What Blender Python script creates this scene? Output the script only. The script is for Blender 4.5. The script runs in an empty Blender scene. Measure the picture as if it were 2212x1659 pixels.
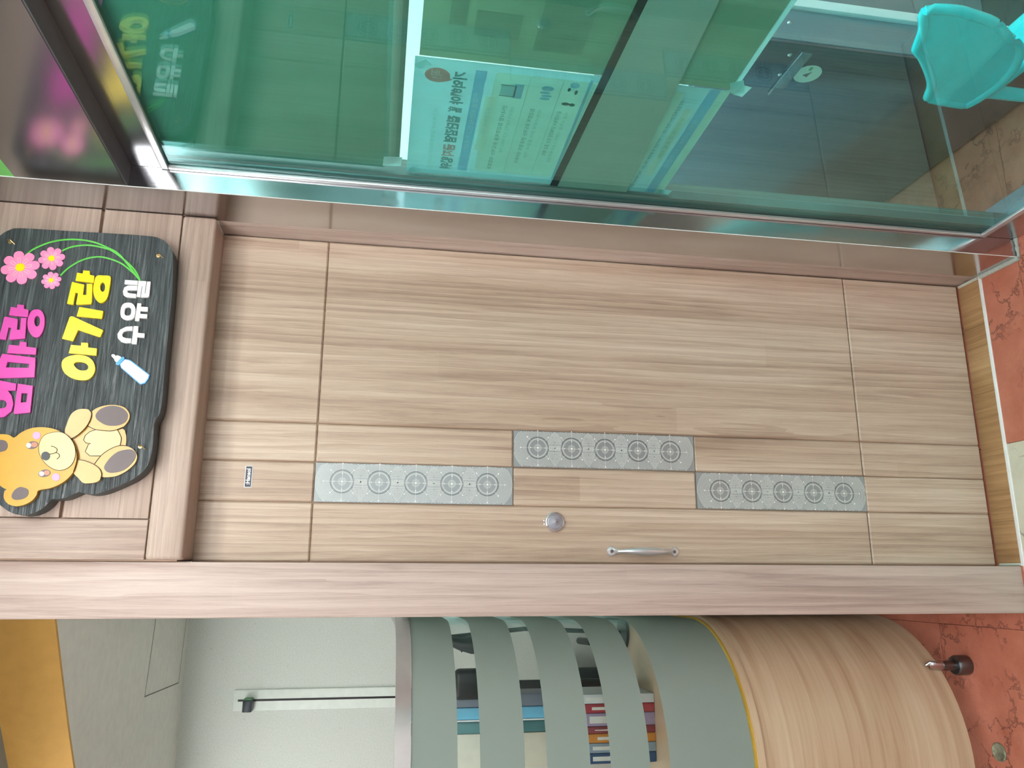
import bpy, bmesh, math, random
from mathutils import Vector, Matrix
random.seed(7)
SC = bpy.context.scene
COL = SC.collection
# ------------------------------------------------------------------ camera (phone held on its side: world up is image left)
CAM = (-0.0299, -1.8937, 1.6527)
YAW, PITCH, ROLL = math.radians(14.0879), math.radians(9.4753), math.radians(2.5070)
fw = Vector((math.sin(YAW)*math.cos(PITCH), math.cos(YAW)*math.cos(PITCH), -math.sin(PITCH)))
r0 = Vector((math.cos(YAW), -math.sin(YAW), 0)); u0 = r0.cross(fw)
rt = math.cos(ROLL)*r0 + math.sin(ROLL)*u0
up = -math.sin(ROLL)*r0 + math.cos(ROLL)*u0
cd = bpy.data.cameras.new('camera'); cam = bpy.data.objects.new('camera', cd); COL.objects.link(cam)
cd.sensor_fit = 'HORIZONTAL'; cd.sensor_width = 36; cd.lens = 1681.68/2212*36; cd.clip_start = 0.02
cx_, cy_, cz_ = -up, rt, -fw
cam.matrix_world = Matrix(((cx_.x, cy_.x, cz_.x, CAM[0]), (cx_.y, cy_.y, cz_.y, CAM[1]), (cx_.z, cy_.z, cz_.z, CAM[2]), (0, 0, 0, 1)))
SC.camera = cam
# ------------------------------------------------------------------ world: the rest of the lobby as soft grey light
w = bpy.data.worlds.new('lobby_light'); SC.world = w; w.use_nodes = True
w.node_tree.nodes['Background'].inputs[0].default_value = (0.93, 0.99, 1.0, 1)
w.node_tree.nodes['Background'].inputs[1].default_value = .8
vs = SC.view_settings; vs.view_transform = 'Standard'; vs.look = 'None'; vs.gamma = 1; vs.exposure = 1.05
vs.use_curve_mapping = False
LAMP = 12.0        # brightness of the lobby tubes
FILL_IN = 36.0     # brightness of the added fill tubes in the room behind the glass
# ------------------------------------------------------------------ helpers
ORG = {}
def tag(o, label=None, cat=None, group=None, kind=None):
    if label: o['label'] = label
    if cat: o['category'] = cat
    if group: o['group'] = group
    if kind: o['kind'] = kind
    return o
def empty(name, loc, label=None, cat=None, group=None, kind=None):
    o = bpy.data.objects.new(name, None); COL.objects.link(o); o.location = loc
    o.empty_display_size = 0.05; ORG[o.name] = Vector(loc)
    return tag(o, label, cat, group, kind)
def org(o):
    while o is not None:
        if o.name in ORG: return ORG[o.name]
        o = o.parent
    return Vector((0, 0, 0))
def link(name, me, mat=None, parent=None, base=None):
    """mesh in world coordinates -> object; a child is shifted to its thing's base"""
    o = bpy.data.objects.new(name, me); COL.objects.link(o)
    if parent is not None:
        o.parent = parent; L = org(parent)
        me.transform(Matrix.Translation(-L))
    elif base is not None:
        me.transform(Matrix.Translation(-Vector(base))); o.location = base; ORG[o.name] = Vector(base)
    if mat is not None: me.materials.clear(); me.materials.append(mat)
    return o
class MB:
    def __init__(s): s.v = []; s.f = []
    def add(s, vs, fs):
        n = len(s.v); s.v += [tuple(p) for p in vs]; s.f += [tuple(i+n for i in f) for f in fs]; return s
    def box(s, x0, x1, y0, y1, z0, z1):
        return s.add([(x0,y0,z0),(x1,y0,z0),(x1,y1,z0),(x0,y1,z0),(x0,y0,z1),(x1,y0,z1),(x1,y1,z1),(x0,y1,z1)],
                     [(0,3,2,1),(4,5,6,7),(0,1,5,4),(1,2,6,5),(2,3,7,6),(3,0,4,7)])
    def prism(s, pts, axis, a, b):
        """polygon pts (2D in the two other axes, cyclic order) extruded from a to b along axis"""
        n = len(pts); vs = []
        for t in (a, b):
            for p in pts:
                q = list(p); q.insert(axis, t); vs.append(q)
        fs = [tuple(range(n))[::-1], tuple(range(n, 2*n))] + [(i, (i+1) % n, n+(i+1) % n, n+i) for i in range(n)]
        return s.add(vs, fs)
    def tube(s, path, rad, n=10, flat=None, caps=True):
        path = [Vector(p) for p in path]; m = len(path)
        rad = rad if isinstance(rad, (list, tuple)) else [rad]*m
        ref = Vector(flat) if flat else None; rings = []
        for i, p in enumerate(path):
            d = (path[min(i+1, m-1)]-path[max(i-1, 0)]).normalized()
            a = ref if ref else (Vector((0,0,1)) if abs(d.z) < .9 else Vector((1,0,0)))
            e1 = (a-d*a.dot(d)).normalized(); e2 = d.cross(e1)
            r = rad[i]; ra, rb = r if isinstance(r, (list, tuple)) else (r, r)
            rings.append([p+e1*ra*math.cos(t*2*math.pi/n)+e2*rb*math.sin(t*2*math.pi/n) for t in range(n)])
        vs = [q for r in rings for q in r]; fs = []
        for i in range(m-1):
            for t in range(n):
                fs.append((i*n+t, i*n+(t+1) % n, (i+1)*n+(t+1) % n, (i+1)*n+t))
        if caps: fs += [tuple(range(n))[::-1], tuple(range((m-1)*n, m*n))]
        return s.add(vs, fs)
    def lathe(s, prof, c, axis=2, n=24, sgn=1):
        """prof: (radius, height) pairs around an axis through c"""
        vs = []; fs = []; m = len(prof)
        for r, h in prof:
            for t in range(n):
                a = 2*math.pi*t/n; q = [r*math.cos(a), r*math.sin(a)]; q.insert(axis, h*sgn)
                vs.append((c[0]+q[0], c[1]+q[1], c[2]+q[2]))
        for i in range(m-1):
            for t in range(n): fs.append((i*n+t, i*n+(t+1) % n, (i+1)*n+(t+1) % n, (i+1)*n+t))
        fs += [tuple(range(n))[::-1], tuple(range((m-1)*n, m*n))]
        return s.add(vs, fs)
    def mesh(s, name='m', bevel=0, seg=2, smooth=None):
        me = bpy.data.meshes.new(name); me.from_pydata(s.v, [], s.f); 
        bm = bmesh.new(); bm.from_mesh(me)
        bmesh.ops.recalc_face_normals(bm, faces=bm.faces)
        if bevel: bmesh.ops.bevel(bm, geom=bm.edges[:], offset=bevel, segments=seg, affect='EDGES', profile=.5, clamp_overlap=True)
        bm.to_mesh(me); bm.free()
        if smooth or (bevel and smooth is not False):
            for p in me.polygons: p.use_smooth = True
            me.set_sharp_from_angle(angle=math.radians(smooth if smooth else 40))
        return me
def box(name, b, mat, parent=None, bevel=0, base=None, seg=2):
    return link(name, MB().box(*b).mesh(name, bevel, seg), mat, parent, base)
def crm(P, k=6, closed=False):
    P = [Vector(p) for p in P]; n = len(P); out = []
    for i in range(n if closed else n-1):
        a = P[(i-1) % n] if closed or i else P[0]; b = P[i]; c = P[(i+1) % n]
        d = P[(i+2) % n] if closed or i+2 < n else P[-1]
        for t in range(k):
            u = t/k
            out.append(.5*(2*b+(c-a)*u+(2*a-5*b+4*c-d)*u*u+(3*b-a-3*c+d)*u**3))
    if not closed: out.append(P[-1])
    return out
def shape2d(splines, ext, bev=0.0):
    """closed 2D outlines (smooth flag, points) with even-odd holes, extruded to +-ext"""
    cu = bpy.data.curves.new('c', 'CURVE'); cu.dimensions = '2D'; cu.fill_mode = 'BOTH'; cu.extrude = max(ext-bev, 0)
    if bev: cu.bevel_depth = bev; cu.bevel_resolution = 1; cu.offset = -bev
    for sm, P in splines:
        if sm: P = [(q.x, q.y) for q in crm([(p[0], p[1], 0) for p in P], 5, True)]
        sp = cu.splines.new('POLY'); sp.points.add(len(P)-1); sp.use_cyclic_u = True
        for i, p in enumerate(P): sp.points[i].co = (p[0], p[1], 0, 1)
    return curve_mesh(cu)
def curve_mesh(cu):
    o = bpy.data.objects.new('c', cu); COL.objects.link(o)
    dg = bpy.context.evaluated_depsgraph_get()
    me = bpy.data.meshes.new_from_object(o.evaluated_get(dg))
    bpy.data.objects.remove(o); bpy.data.curves.remove(cu)
    return me
def text_mesh(body, size, ext=0.0, bold=0.0, align='LEFT', sx=1.0):
    cu = bpy.data.curves.new('t', 'FONT'); cu.body = body; cu.size = size; cu.extrude = ext; cu.offset = bold
    cu.align_x = align; cu.align_y = 'CENTER'; cu.resolution_u = 3
    me = curve_mesh(cu); me.transform(Matrix.Diagonal((sx, 1, 1, 1))); return me
def mapped(me, o, ex, ey, ez):
    """local x,y,z of a mesh -> world o + x*ex + y*ey + z*ez"""
    M = Matrix(((ex[0], ey[0], ez[0], o[0]), (ex[1], ey[1], ez[1], o[1]), (ex[2], ey[2], ez[2], o[2]), (0, 0, 0, 1)))
    me.transform(M); return me
SWING = math.radians(3.0)
def swing(o, pivot=(.852, -.222)):
    """the screen stands three degrees off square: turn a finished piece about the post"""
    R = Matrix.Rotation(SWING, 4, 'Z'); p = Vector(pivot+(0,)); L = org(o.parent) if o.parent else o.location.copy()
    q = R @ (L-p)+p
    o.location = q-L if o.parent else q
    o.rotation_euler.z = SWING; return o
# ------------------------------------------------------------------ materials
def srgb(c):
    return tuple(((x/255)/12.92 if x/255 <= .04045 else ((x/255+.055)/1.055)**2.4) for x in c)+(1,)
class NT:
    def __init__(s, name):
        s.m = bpy.data.materials.new(name); s.m.use_nodes = True; s.t = s.m.node_tree; s.t.nodes.clear()
        s.out = s.n('ShaderNodeOutputMaterial')
    def n(s, t, **k):
        nd = s.t.nodes.new(t)
        for a, b in k.items(): setattr(nd, a, b)
        return nd
    def set(s, nd, **k):
        for a, b in k.items():
            key = a.replace('_', ' '); nd.inputs[key].default_value = b
        return nd
    def l(s, a, b): s.t.links.new(a, b)
    def coords(s, sc, rot=(0, 0, 0), loc=(0, 0, 0), kind='Object'):
        tc = s.n('ShaderNodeTexCoord'); mp = s.n('ShaderNodeMapping')
        mp.inputs['Scale'].default_value = sc; mp.inputs['Rotation'].default_value = rot; mp.inputs['Location'].default_value = loc
        s.l(tc.outputs[kind], mp.inputs['Vector']); return mp.outputs['Vector']
    def noise(s, vec, scale=1, detail=3, rough=.5, dist=0):
        nd = s.n('ShaderNodeTexNoise'); s.set(nd, Scale=scale, Detail=detail, Roughness=rough, Distortion=dist)
        s.l(vec, nd.inputs['Vector']); return nd.outputs['Fac']
    def ramp(s, fac, stops, interp='LINEAR'):
        nd = s.n('ShaderNodeValToRGB'); nd.color_ramp.interpolation = interp; e = nd.color_ramp.elements
        while len(e) < len(stops): e.new(.5)
        for i, (p, c) in enumerate(stops):
            e[i].position = p; e[i].color = c if len(c) == 4 else tuple(c)+(1,)
        s.l(fac, nd.inputs['Fac']); return nd.outputs['Color']
    def math(s, op, a, b=None, clamp=False):
        nd = s.n('ShaderNodeMath', operation=op, use_clamp=clamp)
        for i, v in enumerate((a, b)):
            if v is None: continue
            if isinstance(v, (int, float)): nd.inputs[i].default_value = v
            else: s.l(v, nd.inputs[i])
        return nd.outputs[0]
    def mix(s, fac, a, b, mode='MIX'):
        nd = s.n('ShaderNodeMix', data_type='RGBA', blend_type=mode)
        for i, v in ((0, fac), (6, a), (7, b)):
            if isinstance(v, (int, float, tuple)): nd.inputs[i].default_value = v
            else: s.l(v, nd.inputs[i])
        return nd.outputs[2]
    def bump(s, h, strength=.3, dist=.001):
        nd = s.n('ShaderNodeBump'); s.set(nd, Strength=strength, Distance=dist); s.l(h, nd.inputs['Height']); return nd.outputs[0]
    def bsdf(s, col, rough=.5, metal=0, spec=.5, normal=None, **k):
        b = s.n('ShaderNodeBsdfPrincipled')
        for key, v in (('Base Color', col), ('Roughness', rough), ('Metallic', metal), ('Specular IOR Level', spec)):
            if isinstance(v, (int, float, tuple)): b.inputs[key].default_value = v
            else: s.l(v, b.inputs[key])
        for a, v in k.items(): b.inputs[a.replace('_', ' ')].default_value = v
        if normal is not None: s.l(normal, b.inputs['Normal'])
        s.l(b.outputs[0], s.out.inputs['Surface']); return b
def plain(name, c, rough=.5, metal=0, spec=.5, var=.04, sc=30, **k):
    n = NT(name); c = srgb(c); f = n.noise(n.coords((sc, sc, sc)), 1, 3)
    lo = tuple(x*(1-var) for x in c[:3])+(1,); hi = tuple(min(1, x*(1+var)) for x in c[:3])+(1,)
    n.bsdf(n.ramp(f, [(.3, lo), (.7, hi)]), rough, metal, spec, **k); return n.m
def wood(name, axis, dark, mid, light, rough=.38, blocks=.5, cross=1.0, loc=(0, 0, 0), spec=.4, bump=.25):
    """laminate wood, grain along an axis, with faint strips of differing tone"""
    n = NT(name)
    def st(g, c): return tuple(g if i == axis else c*cross for i in range(3))
    big = n.noise(n.coords(st(.7, 10), loc=loc), 1, 2, .5, .8)
    med = n.noise(n.coords(st(1.3, 46), loc=loc), 1, 5, .62, 2.2)
    fine = n.noise(n.coords(st(11, 460), loc=loc), 1, 3, .6, .3)
    pore = n.ramp(n.noise(n.coords(st(26, 620), loc=loc), 1, 2, .5, .2), [(.62, (0, 0, 0)), (.72, (1, 1, 1))])
    wv = n.n('ShaderNodeTexWave', wave_type='RINGS', rings_direction='XYZ'[axis], wave_profile='SAW')
    n.set(wv, Scale=1.6, Distortion=7.0, Detail=3.0, Detail_Scale=.8, Detail_Roughness=.55)
    n.l(n.coords(st(.9, 13), loc=(loc[0]+.3, loc[1]+1.7, loc[2]+.5)), wv.inputs['Vector'])
    # strips
    sx = n.n('ShaderNodeSeparateXYZ'); n.l(n.coords((1, 1, 1), loc=loc), sx.inputs[0])
    ax = [i for i in range(3) if i != axis]
    u = n.math('FLOOR', n.math('DIVIDE', sx.outputs[ax[0]], .062)); v = n.math('FLOOR', n.math('DIVIDE', sx.outputs[ax[1]], .062))
    g = n.math('FLOOR', n.math('ADD', n.math('DIVIDE', sx.outputs[axis], 2.4), n.math('MULTIPLY', u, .37)))
    cv = n.n('ShaderNodeCombineXYZ'); n.l(u, cv.inputs[0]); n.l(v, cv.inputs[1]); n.l(g, cv.inputs[2])
    wn = n.n('ShaderNodeTexWhiteNoise', noise_dimensions='3D'); n.l(cv.outputs[0], wn.inputs['Vector'])
    f = n.math('MULTIPLY', big, .42)
    f = n.math('ADD', f, n.math('MULTIPLY', med, .44))
    f = n.math('ADD', f, n.math('MULTIPLY', wv.outputs['Fac'], .10))
    f = n.math('ADD', f, n.math('MULTIPLY', n.math('SUBTRACT', wn.outputs['Value'], .5), .22*blocks))
    f = n.math('ADD', f, n.math('MULTIPLY', n.math('SUBTRACT', fine, .5), .2))
    f = n.math('SUBTRACT', f, n.math('MULTIPLY', pore, .07))
    col = n.ramp(f, [(.3, srgb(dark)), (.48, srgb(mid)), (.66, srgb(light))])
    h = n.math('ADD', n.math('MULTIPLY', fine, .8), n.math('MULTIPLY', med, .4))
    n.bsdf(col, rough, 0, spec, n.bump(h, bump, .0012)); return n.m
def steel(name, c, rough=.2, axis=2, streak=.10, aniso=0.0):
    n = NT(name); st = tuple(2 if i == axis else 260 for i in range(3))
    f = n.noise(n.coords(st), 1, 3); c = srgb(c)
    r = n.math('ADD', n.math('MULTIPLY', f, streak), rough-streak/2)
    n.bsdf(c, r, 1.0, .5, n.bump(f, .02, .0002)); return n.m
def emit(name, c, s):
    n = NT(name); e = n.n('ShaderNodeEmission'); e.inputs[0].default_value = c; e.inputs[1].default_value = s
    n.l(e.outputs[0], n.out.inputs['Surface']); return n.m
def film_glass(name, tint, f0=.04, gain=1.0):
    """clear or tinted pane: tinted see-through plus mirror reflection that grows at grazing angles"""
    n = NT(name); t = n.n('ShaderNodeBsdfTransparent'); t.inputs[0].default_value = tint
    g = n.n('ShaderNodeBsdfGlossy'); g.inputs['Roughness'].default_value = 0; g.inputs['Color'].default_value = (.62, .93, .94, 1)
    ge = n.n('ShaderNodeNewGeometry'); dt = n.n('ShaderNodeVectorMath', operation='DOT_PRODUCT')
    n.l(ge.outputs['Incoming'], dt.inputs[0]); n.l(ge.outputs['Normal'], dt.inputs[1])
    k = n.math('POWER', n.math('SUBTRACT', 1, n.math('ABSOLUTE', dt.outputs['Value'])), 5)
    fac = n.math('MULTIPLY', n.math('ADD', n.math('MULTIPLY', k, 1-f0), f0), gain, True)
    mx = n.n('ShaderNodeMixShader'); n.l(fac, mx.inputs[0]); n.l(t.outputs[0], mx.inputs[1]); n.l(g.outputs[0], mx.inputs[2])
    n.l(mx.outputs[0], n.out.inputs['Surface']); return n.m
def sheet_mat(name, c, trans=.5, rough=.6, sc=20, var=.05):
    """paper or film that lets part of the light through"""
    n = NT(name); f = n.noise(n.coords((sc, sc, sc)), 1, 2); c = srgb(c)
    lo = tuple(x*(1-var) for x in c[:3])+(1,); col = n.ramp(f, [(.3, lo), (.7, c)])
    d = n.n('ShaderNodeBsdfDiffuse'); t = n.n('ShaderNodeBsdfTranslucent'); n.l(col, d.inputs[0]); n.l(col, t.inputs[0])
    mx = n.n('ShaderNodeMixShader'); mx.inputs[0].default_value = trans
    n.l(d.outputs[0], mx.inputs[1]); n.l(t.outputs[0], mx.inputs[2]); n.l(mx.outputs[0], n.out.inputs['Surface']); return n.m

WD, WM, WL = (157, 134, 117), (190, 169, 150), (214, 198, 180)
M = {}
M['leaf'] = wood('door_laminate', 2, WD, WM, WL)
M['jamb'] = wood('jamb_laminate', 2, (160, 140, 131), (188, 170, 161), (206, 191, 182), rough=.45, blocks=.12, loc=(3.3, 1.2, .4))
M['head'] = wood('transom_laminate', 0, (156, 136, 124), (178, 158, 145), (198, 180, 166), rough=.45, blocks=.25, loc=(1.3, 5.2, 2.4))
M['stile'] = wood('stile_laminate', 2, (150, 130, 119), (180, 160, 148), (203, 186, 173), rough=.45, blocks=.1, loc=(7.3, 2.2, 1.4))
M['sill'] = wood('sill_wood', 1, (138, 102, 66), (170, 132, 92), (192, 156, 114), rough=.4, blocks=.2, cross=.8)
M['counter'] = None
M['white'] = plain('white_caulk_and_glint', (240, 244, 245), .5)
M['steel'] = steel('brushed_steel', (198, 198, 201), .15, 2, .06)
M['steel_h'] = steel('brushed_steel_rail', (196, 197, 202), .19, 1, .06)
M['steel_dark'] = steel('dull_steel', (120, 122, 124), .3, 2)
M['bead'] = plain('glazing_bead', (214, 216, 218), .25, .6)
M['chrome'] = plain('chrome', (236, 238, 242), .14, .9, var=.01)
M['nickel'] = plain('satin_nickel', (226, 228, 232), .3, .75, var=.02)
M['lockface'] = plain('lock_face', (168, 172, 182), .25, .5, var=.02)
M['black'] = plain('black_plastic', (28, 30, 33), .4)
M['dark'] = plain('dark_slot', (18, 18, 20), .5)
SG={
 'y_rang':[(0,[(193.8,33.1),(193.6,20.1),(184.5,18.5),(182.8,9.3),(166.2,8.7),(168.7,45.9),(187.7,45.1),(186.3,33.2)]),(0,[(165.6,52.6),(161,27.3),(137.1,26.8),(137.2,19.8),(163,21.8),(163.7,10.9),(120.2,6.9),(117,8.2),(113.6,36.4),(115.1,38),(140.5,37.1),(141.2,42.6),(113.2,43.4),(115,56.2)]),(1,[(184.1,1.9),(184.9,-9.8),(184.9,-20.9),(179.6,-25),(159.1,-25.4),(138.6,-24.3),(127.4,-20.8),(121.4,-13.3),(123.3,-5.5),(133.7,2.7),(149,7.3),(164.7,7.8),(177.4,6.6)]),(1,[(158,-16.1),(151.5,-15.9),(147.4,-13.8),(147.1,-10.7),(150.9,-7.7),(157.3,-5.9),(163.8,-6.1),(167.9,-8.2),(168.2,-11.3),(164.3,-14.3)])],
 'y_gi':[(0,[(108.9,30.4),(102.3,-19),(84.8,-18.3),(87.1,33.3)]),(0,[(86.7,44.2),(86.3,40.1),(58.6,-24.1),(43.2,-20.2),(43.3,-16.1),(56.3,26.5),(30.7,33.3),(35.3,56),(84.1,47.2)])],
 'y_a':[(0,[(28.3,16.4),(28.5,2.9),(18.2,1.6),(16.9,-16.3),(0.9,-17.1),(3.5,38.4),(22.2,36.3),(21.4,16.4)]),(1,[(0.9,19.5),(-1.9,1.3),(-11.2,-11.3),(-26.3,-18),(-40.8,-16.5),(-51.9,-8.2),(-54.9,6),(-51.6,24.1),(-41.6,39.9),(-27.7,48.1),(-13.3,48.4),(-3.7,38.3)]),(1,[(-14.9,15.9),(-16.5,4.3),(-23.3,-3.8),(-30.6,-3.1),(-33.7,4.6),(-31.5,15.4),(-22.9,24.6),(-17.1,23.7)])],
 'm_rang':[(0,[(106.9,154.2),(106.3,141.1),(97.7,139.8),(95.9,130.6),(79.6,129.6),(81.3,167.2),(100.3,166.1),(99.3,154)]),(0,[(78.2,173.7),(73.8,149.5),(72.6,148.5),(50.3,147.1),(50.2,140.9),(76.9,142.7),(77.2,131.7),(70.1,131.6),(31.6,128.6),(26.9,157.1),(28.5,159.3),(53.6,158.6),(54.1,164.1),(26.1,165.4),(27.9,179.4),(76.3,175.7)]),(1,[(98.2,113.8),(94.9,104.7),(82.8,97.6),(65.2,94.8),(49.2,96.2),(38.4,100.9),(34.8,107.4),(39.2,116.5),(51.1,124.7),(65,128.6),(80.9,128.5),(93.7,124.1)]),(1,[(71.7,104.4),(64.6,104.5),(60.1,106.8),(59.9,110.3),(64.1,113.8),(71,115.8),(78.1,115.7),(82.7,113.4),(82.9,109.9),(78.7,106.4)])],
 'm_ma':[(0,[(24.1,137.2),(23,124.3),(13.5,123.4),(11.6,103.2),(-3.2,103),(-2.7,158.5),(16,157.8),(15,137.5)]),(0,[(-4.4,167.8),(-9.8,103.6),(-12.3,102),(-52.7,98.5),(-58.2,172),(-22.7,171.9)]),(0,[(-21.5,155.1),(-24.1,112.7),(-32.7,112.7),(-34,156.4)])],
 'm_eom':[(0,[(-59.3,187.6),(-62.2,166.1),(-68.2,131.8),(-83,130.7),(-83.7,145.7),(-94.3,136.7),(-112.6,130.9),(-127.7,132.6),(-139.8,144.3),(-141.8,154.5),(-136.5,167.2),(-119.3,174.9),(-100.9,175.4),(-88.1,169.9),(-84.3,161.1),(-79.4,183.9)]),(1,[(-112.7,143.5),(-118.1,144.5),(-121.5,148.8),(-121.7,154.7),(-118.7,159.9),(-113.5,162.5),(-108.1,161.5),(-104.7,157.2),(-104.4,151.3),(-107.5,146.1)]),(0,[(-67.7,128.4),(-71.5,98.9),(-128.8,96.3),(-133.3,125.8),(-130.8,127.7)]),(0,[(-88.1,118.6),(-88,106.9),(-106.9,106.6),(-108.3,117.3)])],
 'w_sil':[(0,[(177.5,-55),(177.4,-82.1),(167.4,-81.8),(167.9,-55.1)]),(0,[(165.5,-82),(164.6,-62.7),(159.9,-55.6),(150.2,-53.7),(141.8,-56),(137.5,-62.4),(137.4,-82.1),(146.3,-81.6),(147,-68.1),(148.9,-63.3),(151.7,-62.5),(153.7,-63.9),(154.4,-68.1),(155.5,-82.3)]),(0,[(177.5,-83.4),(177.4,-99.4),(149,-98.8),(149.1,-100.8),(177.2,-101.5),(177.3,-108.5),(143.4,-109.1),(140.3,-106.8),(139.4,-92.7),(165.8,-92.9),(165.7,-91),(139.7,-90.7),(140,-83.5)])],
 'w_yu':[(1,[(124.9,-67.2),(123.2,-76.6),(114.1,-83),(99.1,-84.3),(88.6,-81.3),(84.7,-70.1),(88.2,-59.6),(97.3,-54.8),(112.3,-54.4),(121.7,-58.3)]),(1,[(114.8,-69.2),(111.7,-74.5),(105.2,-76.1),(97.6,-75.3),(94.9,-70.6),(96,-64.6),(102.5,-62.2),(111.9,-63.1)]),(0,[(124.8,-86.6),(124.7,-94.7),(117.3,-94.6),(117.1,-109.3),(107.3,-109.9),(107.3,-94.5),(100.7,-94.8),(100.7,-109.8),(91.2,-109.9),(91.3,-95),(84.3,-94.7),(84.2,-86)])],
 'w_su':[(0,[(70.9,-82.5),(69.2,-69.3),(62,-58.5),(51.6,-53.9),(42.4,-55.8),(34.5,-63.3),(32.2,-71.9),(33.2,-83.4),(43,-83.1),(43.3,-72.3),(45.7,-65.3),(51.1,-63.1),(57.8,-65.6),(60.6,-72),(61.6,-83)]),(0,[(71.9,-84.9),(71.9,-94.4),(56.6,-94.9),(56,-109.2),(46.7,-109.4),(47,-94.8),(31,-95.3),(31.1,-85.3)])],
 'bottle_edge':[(0,[(-3.1,-74.6),(-4.1,-83.4),(-6.1,-87.8),(-35.9,-128.8),(-44.7,-127.6),(-55.8,-121.4),(-58.4,-113.4),(-57.3,-110),(-23.8,-69.2),(-14.9,-64.9)])],
 'bottle_body':[(0,[(-4.9,-74.8),(-6,-83.1),(-8,-87),(-36.9,-126.9),(-44.1,-125.6),(-53.7,-120.1),(-56.2,-113.5),(-55.4,-110.8),(-22.7,-70.5),(-15.2,-66.7)])],
 'bottle_ring':[(0,[(1.4,-69.6),(0.5,-73.5),(-3.9,-74),(-18,-64.7),(-17.4,-59.1),(-14.4,-57.7)])],
 'nipple':[(1,[(6.2,-49.3),(5.5,-52.6),(2.8,-55.1),(4,-59.4),(-0.6,-67),(-10.9,-60.6),(-9,-55.5),(-3.7,-52.6),(1,-47.7),(4.6,-46.7)])],
 'bear_head':[(1,[(-178.1,149.2),(-177.2,135),(-179.4,125.3),(-183.4,117.1),(-173.6,106.7),(-165.1,93.4),(-161,79.5),(-160.1,62.1),(-162.7,44.3),(-170.4,27.1),(-185.6,9),(-202.8,-3.2),(-220.2,-8.3),(-234.5,-8.2),(-251.1,-5.2),(-266.3,4.5),(-277.5,17.5),(-285.6,33.7),(-289,49.1),(-292.3,57.2),(-300,58.3),(-309.4,63.4),(-317.2,72.3),(-322.8,85.7),(-323.5,96.9),(-319.4,108.8),(-311.9,116.2),(-302.8,119.6),(-293.6,118.9),(-290.4,116.1),(-286,124.9),(-277,134.7),(-263.4,146.6),(-245,154.9),(-223.3,159.6),(-217.2,166.1),(-206.4,172),(-193.9,172.5),(-182.6,165.6)])],
 'bear_ear_in':[(1,[(-189.2,140.4),(-191.8,131.4),(-200.4,126.6),(-209.9,128.8),(-214.1,138.2),(-213.9,148.2),(-207.5,154.8),(-196.5,155),(-190.3,148.8)])],
 'bear_ear_in2':[(1,[(-285.2,86.7),(-288.8,77),(-295.7,73.9),(-303.5,75.7),(-309,83.4),(-311.1,95.9),(-307.8,102.7),(-300.9,104.4),(-290.9,100.1),(-285.3,92.4)])],
 'bear_muzzle':[(1,[(-169.2,37.5),(-171.6,22.6),(-183.9,7.7),(-199.7,-1.6),(-218.7,-4.8),(-236.3,-0.4),(-246,10),(-249.2,24.1),(-243.6,39.3),(-231.4,54),(-215.9,64),(-201.7,67.4),(-187.4,65.7),(-175.1,57.2)])],
 'bear_nose':[(1,[(-220,43.2),(-225.5,44.1),(-228.9,47.7),(-229,52.8),(-225.8,57.4),(-220.5,59.6),(-215.1,58.8),(-211.7,55.1),(-211.5,50.1),(-214.7,45.5)])],
 'bear_cheek':[(1,[(-177.8,67.2),(-182.6,68),(-185.6,71.3),(-185.7,76),(-183,80.1),(-178.3,82.2),(-173.6,81.4),(-170.6,78),(-170.4,73.4),(-173.2,69.2)])],
 'bear_cheek2':[(1,[(-263,19.1),(-267.6,20),(-270.5,23.3),(-270.6,28),(-267.9,32.1),(-263.4,34.1),(-258.7,33.3),(-255.8,29.9),(-255.7,25.3),(-258.5,21.2)])],
 'bear_eye':[(1,[(-195.3,69.5),(-200.4,70.1),(-204.7,74.7),(-206.5,81.4),(-205.2,87.8),(-201.3,91.3),(-196.2,90.8),(-191.9,86.3),(-190.1,79.5),(-191.4,73.1)])],
 'bear_eye2':[(1,[(-253,38.3),(-257.9,39),(-261.9,43.6),(-263.7,50.3),(-262.5,56.6),(-258.8,60.1),(-253.9,59.5),(-249.9,54.9),(-248.1,48.2),(-249.3,41.8)])],
 'bear_eyew':[(1,[(-199,82),(-202.1,82.4),(-204,84.4),(-204.1,87.3),(-202.3,89.8),(-199.3,91.1),(-196.2,90.7),(-194.2,88.7),(-194.1,85.8),(-196,83.3)])],
 'bear_eyew2':[(1,[(-256.8,49.5),(-259.6,50.1),(-261.4,52.1),(-261.4,55),(-259.8,57.5),(-257.1,58.7),(-254.3,58.2),(-252.5,56.2),(-252.5,53.3),(-254.1,50.8)])],
 'bear_eyeb':[(1,[(-197.1,70.4),(-200.2,71.1),(-202.1,73.9),(-202.3,77.6),(-200.5,80.9),(-197.4,82.5),(-194.3,81.7),(-192.3,79),(-192.2,75.2),(-194,71.9)])],
 'bear_eyeb2':[(1,[(-254.6,39),(-257.5,39.7),(-259.4,42.4),(-259.5,45.9),(-257.7,49),(-254.8,50.5),(-251.9,49.8),(-250,47.2),(-249.9,43.6),(-251.6,40.5)])],
 'bear_arm':[(1,[(-170,22.8),(-150.6,21.6),(-130.1,16.1),(-119.9,5.5),(-117.3,-7.5),(-119,-18.2),(-126.2,-23.5),(-139.3,-22.9),(-155.7,-16.8),(-172.3,-4),(-181.6,8.8)])],
 'bear_arm2':[(1,[(-225.3,-9.2),(-227.7,-24.2),(-235.2,-42.8),(-244.4,-54.2),(-255.3,-59.2),(-266.4,-56.9),(-272.1,-48.8),(-274,-35.8),(-273.4,-25.5),(-262.7,-14),(-253.5,-5.2),(-240.8,-8.3)])],
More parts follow.
